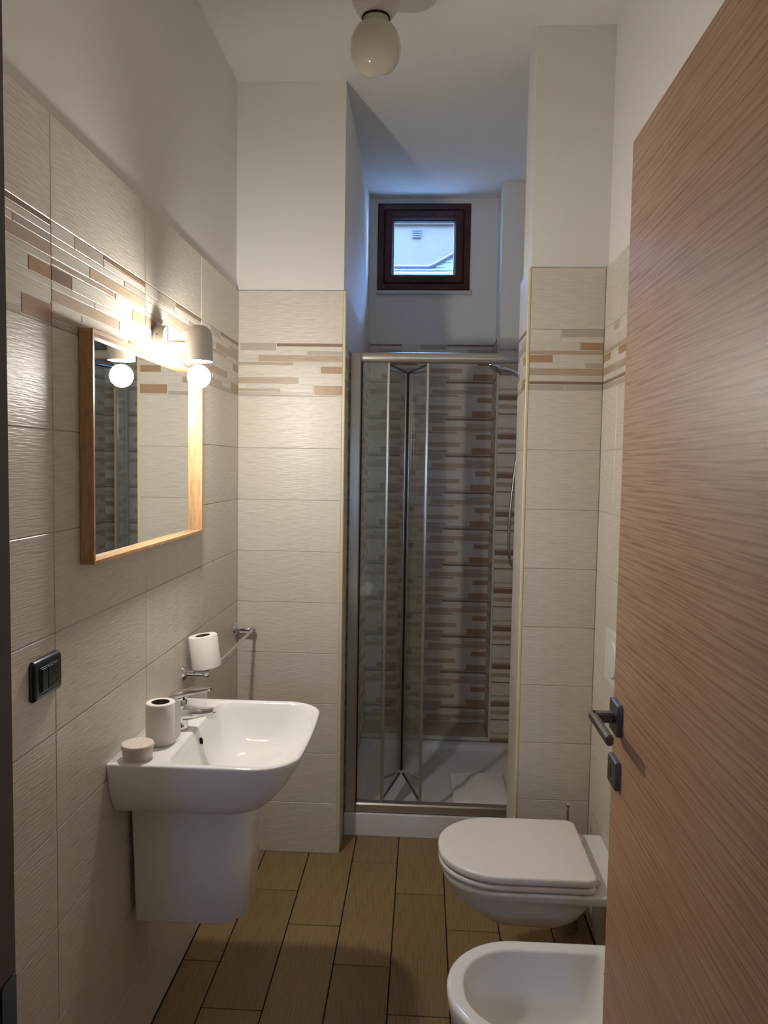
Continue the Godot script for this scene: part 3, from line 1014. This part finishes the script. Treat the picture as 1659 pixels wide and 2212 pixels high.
# ---------------------------------------------------------------- washbasin with half pedestal
func build_basin() -> void:
	var b := thing("washbasin", "white ceramic wall basin with a half pedestal and bowed front", "basin", Vector3(XL, RIM, -1.977))
	var zn := 0.2600   # half width
	var loops := []
	# outside, from the underside up: [y, inset at the front, inset at the sides, front corner radius]
	for k in [[-0.140, 0.170, 0.115, 0.05], [-0.1385, 0.110, 0.064, 0.07], [-0.132, 0.088, 0.047, 0.085], [-0.110, 0.066, 0.031, 0.092], [-0.080, 0.042, 0.017, 0.096], [-0.045, 0.020, 0.007, 0.098], [-0.012, 0.004, 0.0008, 0.098], [-0.006, 0.002, 0.0002, 0.098], [-0.0022, 0.0016, 0.0012, 0.097], [-0.0004, 0.0042, 0.0036, 0.095], [0.0, 0.0075, 0.0070, 0.092]]:
		loops.append(rrect(k[0], 0.0005, 0.440 - k[1], -zn + k[2], zn - k[2], [0.003, k[3], k[3], 0.003], 10, 10, 0.0, 0.011))
	# over the rim and down into the bowl: [y, back x, front x, half depth, corner radius]
	for k in [[0.0, 0.132, 0.432, 0.243, 0.080, 0.030], [-0.0012, 0.1355, 0.4285, 0.2395, 0.078, 0.032], [-0.005, 0.1385, 0.425, 0.236, 0.076, 0.034], [-0.020, 0.144, 0.418, 0.230, 0.076, 0.040], [-0.055, 0.154, 0.404, 0.219, 0.080, 0.052], [-0.088, 0.165, 0.385, 0.203, 0.085, 0.062], [-0.108, 0.184, 0.354, 0.176, 0.080, 0.070], [-0.1185, 0.213, 0.312, 0.125, 0.047, 0.047], [-0.122, 0.240, 0.280, 0.030, 0.018, 0.018]]:
		loops.append(rrect(k[0], k[1], k[2], -k[3], k[3], [k[5], k[4], k[4], k[5]], 10, 10, 0.0, 0.011 if k[0] > -0.06 else 0.005))
	put("bowl", loft(loops), "ceramic", b)
	put("drain", lathe(Vector3(0.258, -0.1215, 0), Vector3.UP, [[0.031, 0.0], [0.031, 0.002], [0.028, 0.0035], [0.020, 0.0035], [0.018, 0.001]], 26), "chrome", b)
	put("overflow", lathe(Vector3(0.1490, -0.034, 0.0), Vector3(1, 0.30, 0), [[0.0085, 0.0], [0.0085, 0.0030], [0.0070, 0.0034]], 18), "hole", b)
	var ped := []
	for k in [[-0.467, 0.010, 0.0], [-0.4665, 0.004, 0.0], [-0.463, 0.0, 0.0], [-0.30, -0.010, -0.004], [-0.150, -0.022, -0.010], [-0.130, -0.024, -0.010]]:
		ped.append(rrect(k[0], 0.014 + k[1] * 0.3, 0.2900 - k[1], -0.118 + k[1] * 0.5, 0.118 - k[1] * 0.5, [0.006, 0.075, 0.075, 0.006], 10, 4))
	put("half_pedestal", loft(ped), "ceramic", b)

	# single lever tap
	var t := thing("basin_tap", "chrome single lever mixer tap on the basin deck", "tap", Vector3(-0.640, RIM, -1.977))
	var body := []
	for k in [[0.0, 0.0255, 0.0], [0.003, 0.0255, 0.0], [0.010, 0.0235, 0.0], [0.035, 0.0215, 0.0], [0.060, 0.0215, -0.001], [0.074, 0.0220, -0.002], [0.078, 0.0200, -0.002]]:
		body.append(circle(Vector3(k[2], k[0], 0), k[1], 28))
	put("body", loft(body), "chrome", t)
	var spout := []
	for i in 8:
		var u := i / 7.0
		var c := Vector3(lerpf(0.008, 0.094, u), lerpf(0.043, 0.048, u) - 0.003 * sin(PI * u), 0)
		var hh := lerpf(0.020, 0.0095, smoothstep(0.0, 0.8, u))
		var ww := lerpf(0.019, 0.0135, u)
		var l := PackedVector3Array()
		for k in 20:
			var a := TAU * k / 20
			var e := 0.62
			l.append(c + Vector3(0, hh * signf(sin(a)) * pow(absf(sin(a)), e), -ww * signf(cos(a)) * pow(absf(cos(a)), e)))
		spout.append(l)
	for i in spout.size():
		var l: PackedVector3Array = spout[i]
		l.reverse()
		spout[i] = l
	put("spout", loft(spout), "chrome", t)
	put("aerator", lathe(Vector3(0.086, 0.043, 0), Vector3(0.15, -1, 0), [[0.0125, 0.0], [0.0125, 0.0], [0.0120, 0.013], [0.0120, 0.013], [0.009, 0.0135]], 20), "chrome", t)
	var lever := []
	for k in [[-0.026, 0.083, 0.004, 0.012], [-0.022, 0.084, 0.011, 0.018], [-0.008, 0.088, 0.0135, 0.0215], [0.012, 0.093, 0.0115, 0.021], [0.030, 0.0975, 0.0075, 0.017], [0.055, 0.1015, 0.0048, 0.0135], [0.078, 0.1060, 0.0042, 0.0120], [0.086, 0.1080, 0.0030, 0.0095]]:
		var l := PackedVector3Array()
		for i in 20:
			var a := -TAU * i / 20
			l.append(Vector3(k[0], k[1] + k[2] * sin(a), -k[3] * cos(a)))
		lever.append(l)
	put("lever", loft(lever), "chrome", t)
	var dome := []
	for k in [[0.078, 0.0195], [0.082, 0.0215], [0.090, 0.0205], [0.096, 0.0150], [0.099, 0.006]]:
		dome.append(circle(Vector3(-0.002, k[0], 0), k[1], 24))
	put("cap", loft(dome), "chrome", t)
	put("temperature_dot", lathe(Vector3(0.0165, 0.0825, 0.012), Vector3(0.8, 0.1, 0.55), [[0.0032, 0.0], [0.0030, 0.0012]], 12), "switch_black", t)


# ---------------------------------------------------------------- toilet
func build_toilet() -> void:
	var zc := -2.252
	var t := thing("toilet", "white wall hung toilet with its lid closed", "toilet", Vector3(XR, 0, zc))
	var loops := []
	# [y, front x, half width, back x, front radius, back radius]
	for k in [[0.222, -0.330, 0.050, -0.190, 0.045, 0.03], [0.226, -0.365, 0.078, -0.165, 0.075, 0.05], [0.243, -0.410, 0.104, -0.140, 0.100, 0.06], [0.272, -0.452, 0.130, -0.120, 0.126, 0.06], [0.305, -0.484, 0.150, -0.108, 0.146, 0.055], [0.330, -0.502, 0.163, -0.100, 0.158, 0.05], [0.350, -0.512, 0.172, -0.098, 0.166, 0.05]]:
		loops.append(rrect(k[0], k[1], k[3], -k[2], k[2], [k[4], k[5], k[5], k[4]], 12, 6))
	for k in [[0.354, -0.514, 0.176, -0.0005, 0.170], [0.360, -0.516, 0.180, -0.0005, 0.173], [0.374, -0.518, 0.184, -0.0005, 0.176], [0.381, -0.5165, 0.1835, -0.0005, 0.176], [0.3835, -0.513, 0.181, -0.003, 0.173], [0.3837, -0.508, 0.177, -0.006, 0.17]]:
		loops.append(rrect(k[0], k[1], k[3], -k[2], k[2], [k[4], 0.006, 0.006, k[4]], 12, 6))
	put("bowl", loft(loops), "ceramic", t)
	for part in [["seat", 0.3865, 0.4035, 0.0, "seat_plastic"], ["lid", 0.4075, 0.4300, 0.001, "seat_plastic"]]:
		var l := []
		var y0: float = part[1]
		var y1: float = part[2]
		var g: float = part[3]
		for k in [[y0, 0.012], [y0, 0.004], [y0 + 0.002, 0.001], [y0 + 0.006, 0.0], [y1 - 0.006, 0.0], [y1 - 0.002, 0.0015], [y1 - 0.0004, 0.005], [y1, 0.010], [y1, 0.02]]:
			var i: float = k[1] - g
			l.append(rrect(k[0], -0.524 + i, -0.092 - i, -0.183 + i, 0.183 - i, [0.172 - i, 0.030, 0.030, 0.172 - i], 14, 6, 0.003, 0.0))
		put(part[0], loft(l), part[4], t)
	for s in [-1.0, 1.0]:
		put("hinge", lathe(Vector3(-0.084, 0.3975, s * 0.115 - 0.022), Vector3(0, 0, 1), [[0.0105, 0.0], [0.0125, 0.003], [0.0125, 0.041], [0.0105, 0.044]], 18), "seat_plastic", t)
	# flush plate on the right wall
	var f := thing("flush_plate", "white dual flush plate on the tiled wall above the toilet", "flush plate", Vector3(XR, 0.980, -2.285))
	put("plate", plate(Vector3.ZERO, Vector3(0, 0, -1), Vector3.UP, Vector3(-1, 0, 0), 0.30, 0.165, 0.010, 0.012, 0.004), "flush_white", f)
	for k in [[-0.045, 0.055], [0.062, 0.042]]:
		put("button", lathe(Vector3(-0.0095, 0.0, k[0]), Vector3(-1, 0, 0), [[k[1] + 0.0015, 0.0], [k[1] + 0.0015, 0.001], [k[1], 0.001], [k[1], 0.0045], [k[1] - 0.003, 0.006]], 36), "flush_white", f)
	# brush
	var br := thing("toilet_brush", "chrome toilet brush handle standing behind the toilet", "brush", Vector3(0.507, 0, -2.552))
	put("holder", lathe(Vector3.ZERO, Vector3.UP, [[0.044, 0.0], [0.046, 0.004], [0.046, 0.115], [0.044, 0.118], [0.040, 0.118], [0.040, 0.02]], 28), "chrome", br)
	put("handle", lathe(Vector3(0, 0.02, 0), Vector3.UP, [[0.030, 0.0], [0.030, 0.075], [0.0055, 0.085], [0.0055, 0.355], [0.0062, 0.375], [0.0075, 0.395]], 18), "chrome", br)
	put("knob", lathe(Vector3(0, 0.4275, 0), Vector3.UP, [[0.003, -0.0105], [0.0075, -0.008], [0.0100, -0.003], [0.0104, 0.001], [0.0090, 0.0055], [0.005, 0.0088], [0.001, 0.0098]], 20), "chrome", br)


func build_bidet() -> void:
	var zc := -1.660
	var b := thing("bidet", "white wall hung bidet nearest the camera beside the open door", "bidet", Vector3(XR, 0, zc))
	var loops := []
	for k in [[0.165, -0.320, 0.050, -0.05, 0.045, 0.03], [0.168, -0.365, 0.085, -0.02, 0.080, 0.03], [0.195, -0.420, 0.120, -0.002, 0.112, 0.01], [0.250, -0.472, 0.150, -0.0005, 0.142, 0.006], [0.320, -0.504, 0.167, -0.0005, 0.160, 0.006], [0.372, -0.5175, 0.1745, -0.0005, 0.168, 0.006], [0.390, -0.5190, 0.1755, -0.0005, 0.169, 0.006], [0.3965, -0.5175, 0.1745, -0.0012, 0.168, 0.006], [0.3995, -0.5135, 0.171, -0.004, 0.165, 0.006], [0.400, -0.509, 0.167, -0.008, 0.162, 0.006]]:
		loops.append(rrect(k[0], k[1], k[3], -k[2], k[2], [k[4], k[5], k[5], k[4]], 14, 8))
	for k in [[0.400, -0.486, 0.141, -0.135, 0.132, 0.020], [0.3985, -0.482, 0.137, -0.138, 0.128, 0.022], [0.394, -0.479, 0.134, -0.140, 0.126, 0.024], [0.370, -0.474, 0.130, -0.144, 0.122, 0.028], [0.320, -0.455, 0.120, -0.152, 0.112, 0.035], [0.270, -0.420, 0.104, -0.165, 0.098, 0.045], [0.245, -0.380, 0.082, -0.190, 0.078, 0.05], [0.236, -0.330, 0.045, -0.230, 0.042, 0.035]]:
		loops.append(rrect(k[0], k[1], k[3], -k[2], k[2], [k[4], k[5], k[5], k[4]], 14, 8))
	put("bowl", loft(loops), "ceramic", b)
	put("drain", lathe(Vector3(-0.280, 0.2355, 0), Vector3.UP, [[0.030, 0.0], [0.030, 0.002], [0.026, 0.004], [0.018, 0.003]], 24), "chrome", b)
	put("overflow", lathe(Vector3(-0.1475, 0.345, 0), Vector3(-1, 0.15, 0), [[0.0085, 0.0], [0.0085, 0.0025], [0.0072, 0.003]], 18), "hole", b)
	var t := thing("bidet_tap", "chrome mixer tap on the bidet behind the open door", "tap", Vector3(XR - 0.070, 0.400, zc))
	put("body", lathe(Vector3.ZERO, Vector3.UP, [[0.024, 0.0], [0.024, 0.003], [0.020, 0.010], [0.020, 0.075], [0.021, 0.080], [0.012, 0.090]], 24), "chrome", t)
	put("spout", tube([Vector3(-0.012, 0.040, 0), Vector3(-0.055, 0.052, 0), Vector3(-0.085, 0.050, 0), Vector3(-0.095, 0.036, 0)], 0.010, 14), "chrome", t)
	put("lever", tube([Vector3(0.0, 0.088, 0), Vector3(-0.030, 0.100, 0), Vector3(-0.065, 0.112, 0)], 0.007, 12, [0.010, 0.008, 0.006]), "chrome", t)


# ---------------------------------------------------------------- mirror and lamps
func build_mirror() -> void:
	var z0 := -2.397
	var z1 := -1.592
	var y0 := 1.3390
	var y1 := 1.8390
	var xf := XL + 0.031
	var m := thing("mirror", "wood framed rectangular mirror on the left wall over the basin", "mirror", Vector3(XL, (y0 + y1) / 2, (z0 + z1) / 2))
	var o := m.position
	slab("mirror_glass", Vector3(XL + 0.004, y0 + 0.004, z0 + 0.004), Vector3(XL + 0.0085, y1 - 0.004, z1 - 0.004), "mirror", m)
	var th := 0.0085
	slab("frame_board", Vector3(XL + 0.0005, y0, z0), Vector3(xf, y0 + th, z1), "frame_wood", m, 0.0008)
	slab("frame_board", Vector3(XL + 0.0005, y1 - th, z0), Vector3(xf, y1, z1), "frame_wood", m, 0.0008)
	slab("frame_board", Vector3(XL + 0.0005, y0 + th, z0), Vector3(xf, y1 - th, z0 + th), "frame_wood", m, 0.0008)
	slab("frame_board", Vector3(XL + 0.0005, y0 + th, z1 - th), Vector3(xf, y1 - th, z1), "frame_wood", m, 0.0008)


func build_sconce() -> void:
	var zs := -2.068
	var s := thing("wall_lamp", "white wall lamp with a domed shade and lit bulb above the mirror", "lamp", Vector3(XL, 1.888, zs))
	var X := Vector3(1, 0, 0)
	put("wall_plate", lathe(Vector3.ZERO, X, [[0.040, 0.0], [0.040, 0.0], [0.040, 0.027], [0.0385, 0.0295], [0.0385, 0.0295], [0.006, 0.030]], 40), "shade_white", s)
	put("screw", lathe(Vector3(0.013, 0.012, 0.0382), Vector3(0, 0.3, 1), [[0.0022, 0.0], [0.0022, 0.0012]], 10), "gunmetal", s)
	put("arm", tube([Vector3(0.029, -0.004, 0), Vector3(0.085, -0.004, 0)], 0.0052, 14), "shade_white", s)
	var dome := []
	# open dome: outside up from the rim, then the inside down again
	var sx := 0.1155
	for k in [[0.0355, -0.055], [0.0365, -0.0545], [0.0365, -0.0530], [0.0363, 0.004], [0.0345, 0.018], [0.0300, 0.030], [0.0220, 0.038], [0.0110, 0.0415], [0.001, 0.042]]:
		dome.append(k)
	put("shade", lathe(Vector3(sx, 0, 0), Vector3.UP, dome, 40, false, true), "shade_white", s)
	var inner := []
	for k in [[0.001, 0.039], [0.0200, 0.0355], [0.0320, 0.018], [0.0343, 0.004], [0.0345, -0.0530], [0.0355, -0.055]]:
		inner.append(k)
	put("shade_lining", lathe(Vector3(sx, 0, 0), Vector3.UP, inner, 40, false, false), "shade_white", s)
	put("socket", lathe(Vector3(sx, 0.034, 0), Vector3.DOWN, [[0.014, 0.0], [0.014, 0.055], [0.012, 0.058]], 20), "shade_white", s)
	var bulb := []
	for i in 17:
		var a := PI * i / 16.0
		bulb.append([maxf(0.0315 * sin(a), 0.0002), -0.0315 * cos(a)])
	put("bulb", lathe(Vector3(sx, -0.0955, 0), Vector3.UP, bulb, 32), "bulb_glow", s)
	var l := OmniLight3D.new()
	l.name = "bulb_light"
	l.position = Vector3(sx, -0.0955, 0)
	l.light_color = BULB_COLOR
	l.light_energy = BULB_ENERGY
	l.light_size = 0.028
	l.omni_range = 12.0
	l.omni_attenuation = 2.0
	l.shadow_enabled = true
	s.add_child(l)


func build_ceiling_lamp() -> void:
	var c := thing("ceiling_lamp", "unlit ceiling lamp with an egg shaped opal glass globe", "lamp", Vector3(-0.172, CE, -2.40))
	put("ceiling_base", lathe(Vector3(0, 0, 0), Vector3.DOWN, [[0.076, 0.0], [0.077, 0.008], [0.0765, 0.040], [0.072, 0.060], [0.061, 0.082], [0.050, 0.096], [0.046, 0.101], [0.030, 0.1015]], 48), "porcelain", c)
	put("collar", lathe(Vector3(0, -0.1005, 0), Vector3.DOWN, [[0.0425, 0.0], [0.0425, 0.0], [0.0425, 0.006], [0.0425, 0.006], [0.030, 0.007]], 40), "hole", c)
	var g := []
	for i in 25:
		var a := PI * i / 24.0
		var u := i / 24.0
		var r := 0.0765 * pow(sin(a), 0.92) * (1.0 + 0.05 * cos(a) * -1.0)
		var y := 0.105 + 0.166 * (0.5 - 0.5 * cos(a))
		if y < 0.112 and i < 8:
			continue
		g.append([maxf(r, 0.0003), y])
	g.insert(0, [0.0400, 0.104])
	put("globe", lathe(Vector3.ZERO, Vector3.DOWN, g, 48, false, true), "opal", c)


# ---------------------------------------------------------------- small things
func paper_roll(label: String, base: Vector3, r: float, h: float, tilt: Basis, group: String, flap := false) -> void:
	var p := thing("toilet_roll", label, "toilet paper", base, group)
	p.basis = tilt
	put("paper", lathe(Vector3.ZERO, Vector3.UP, [[0.0225, 0.0], [r - 0.0015, 0.0], [r, 0.0015], [r, 0.0015], [r, h - 0.002], [r - 0.002, h], [r - 0.002, h], [0.0225, h]], 40, false, false), "paper", p)
	put("core", lathe(Vector3.ZERO, Vector3.UP, [[0.0226, h - 0.0005], [0.0222, h - 0.001], [0.0222, 0.002], [0.0002, 0.002]], 30, false, true), "card", p)
	if flap:   # the loose end of the paper, standing off the roll
		var st := st_new()
		st.set_smooth_group(0)
		var line := []
		for i in 9:
			var u := i / 8.0
			line.append(Vector3(r - 0.001 + 0.0035 * sin(u * 2.2), 0, -0.040 * u))
		for side in 2:
			for i in 8:
				var off := Vector3(0.0004 if side == 0 else -0.0004, 0, 0)
				var a: Vector3 = line[i] + off
				var b: Vector3 = line[i + 1] + off
				var ta := Vector3(0, h - 0.002 - 0.004 * i / 8.0, 0)
				var tb := Vector3(0, h - 0.002 - 0.004 * (i + 1) / 8.0, 0)
				var ba := Vector3(0, 0.003 + 0.006 * i / 8.0, 0)
				var bb := Vector3(0, 0.003 + 0.006 * (i + 1) / 8.0, 0)
				if side == 0:
					quad(st, a + ba, b + bb, b + tb, a + ta)
				else:
					quad(st, b + bb, a + ba, a + ta, b + tb)
		put("loose_sheet", done(st), "paper", p)


func build_small_things() -> void:
	# towel rail on the left wall; a paper roll is wedged on its near end
	var t := thing("towel_rail", "chrome towel rail on the left wall with a paper roll on its near end", "towel rail", Vector3(XL, 0.910, -2.62))
	for z in [-2.300, -2.940]:
		var zz: float = z + 2.62
		put("wall_mount", lathe(Vector3(0, 0.0, zz), Vector3(1, 0, 0), [[0.024, 0.0], [0.024, 0.003], [0.021, 0.008], [0.012, 0.012], [0.0085, 0.014], [0.0085, 0.070]], 26), "chrome", t)
		put("cap", lathe(Vector3(0.072, 0, zz - 0.010), Vector3(0, 0, 1), [[0.006, 0.0], [0.0100, 0.002], [0.0100, 0.018], [0.006, 0.020]], 20), "chrome", t)
	put("bar", tube([Vector3(0.072, 0, -0.318), Vector3(0.072, 0, 0.318)], 0.0055, 14), "chrome", t)
	paper_roll("white toilet roll leaning on the towel rail above the basin tap", Vector3(-0.665, 0.9245, -2.325), 0.0445, 0.100, Basis(Vector3(0, 0, 1), 0.135), "toilet rolls")
	paper_roll("white toilet roll standing on the basin between the round pot and the tap", Vector3(-0.6525, RIM, -1.868), 0.0365, 0.104, Basis(), "toilet rolls", true)
	var p := thing("round_pot", "low round white pot with a streaked flat lid on the basin corner", "pot", Vector3(-0.6715, RIM, -1.762))
	put("pot_body", lathe(Vector3.ZERO, Vector3.UP, [[0.0330, 0.0], [0.0338, 0.002], [0.0362, 0.024], [0.0362, 0.024], [0.0355, 0.0255]], 40), "pot", p)
	put("pot_lid", lathe(Vector3(0, 0.0258, 0), Vector3.UP, [[0.0375, 0.0], [0.0385, 0.002], [0.0385, 0.009], [0.0370, 0.0112], [0.0350, 0.0116]], 40), "pot_lid", p)
	var cup := thing("plastic_cup", "clear crumpled plastic cup standing behind the basin tap", "cup", Vector3(-0.640, RIM, -2.130))
	var loops := []
	for k in [[0.0, 0.024], [0.004, 0.025], [0.020, 0.028], [0.040, 0.0305], [0.056, 0.032], [0.058, 0.0335], [0.059, 0.033]]:
		var l := PackedVector3Array()
		for i in 40:
			var a := TAU * i / 40
			var r: float = k[1] + 0.0016 * sin(a * 9.0 + k[0] * 60.0) * smoothstep(0.0, 0.02, k[0])
			l.append(Vector3(cos(a) * r, k[0], -sin(a) * r))
		loops.append(l)
	put("cup_wall", loft(loops, true, false), "clear_plastic", cup)
	# light switch plate with three modules
	var s := thing("switch_plate", "black three-module switch plate on the left wall near the door", "switch", Vector3(XL, 1.1430, -1.4300))
	var U := Vector3(0, 0, -1)
	var N := Vector3(1, 0, 0)
	put("plate", plate(Vector3.ZERO, U, Vector3.UP, N, 0.113, 0.078, 0.0115, 0.011, 0.007, 0.009), "switch_black", s)
	put("module_frame", plate(Vector3(0.0112, 0, 0), U, Vector3.UP, N, 0.074, 0.048, 0.0016, 0.003, 0.0008), "switch_grey", s)
	for i in 2:
		put("rocker", plate(Vector3(0.0124, 0, 0.0232 - 0.0232 * i), U, Vector3.UP, N, 0.0215, 0.044, 0.0035, 0.002, 0.0016), "switch_black", s)
	var so := put("socket", plate(Vector3(0.0124, 0, -0.0232), U, Vector3.UP, N, 0.0215, 0.044, 0.0020, 0.002, 0.0010), "switch_grey", s)
	for k in 3:
		put("socket_hole", lathe(Vector3(0.0143, 0.0125 * (k - 1), -0.0232), N, [[0.0028, 0.0], [0.0028, 0.0004]], 12), "hole", so)
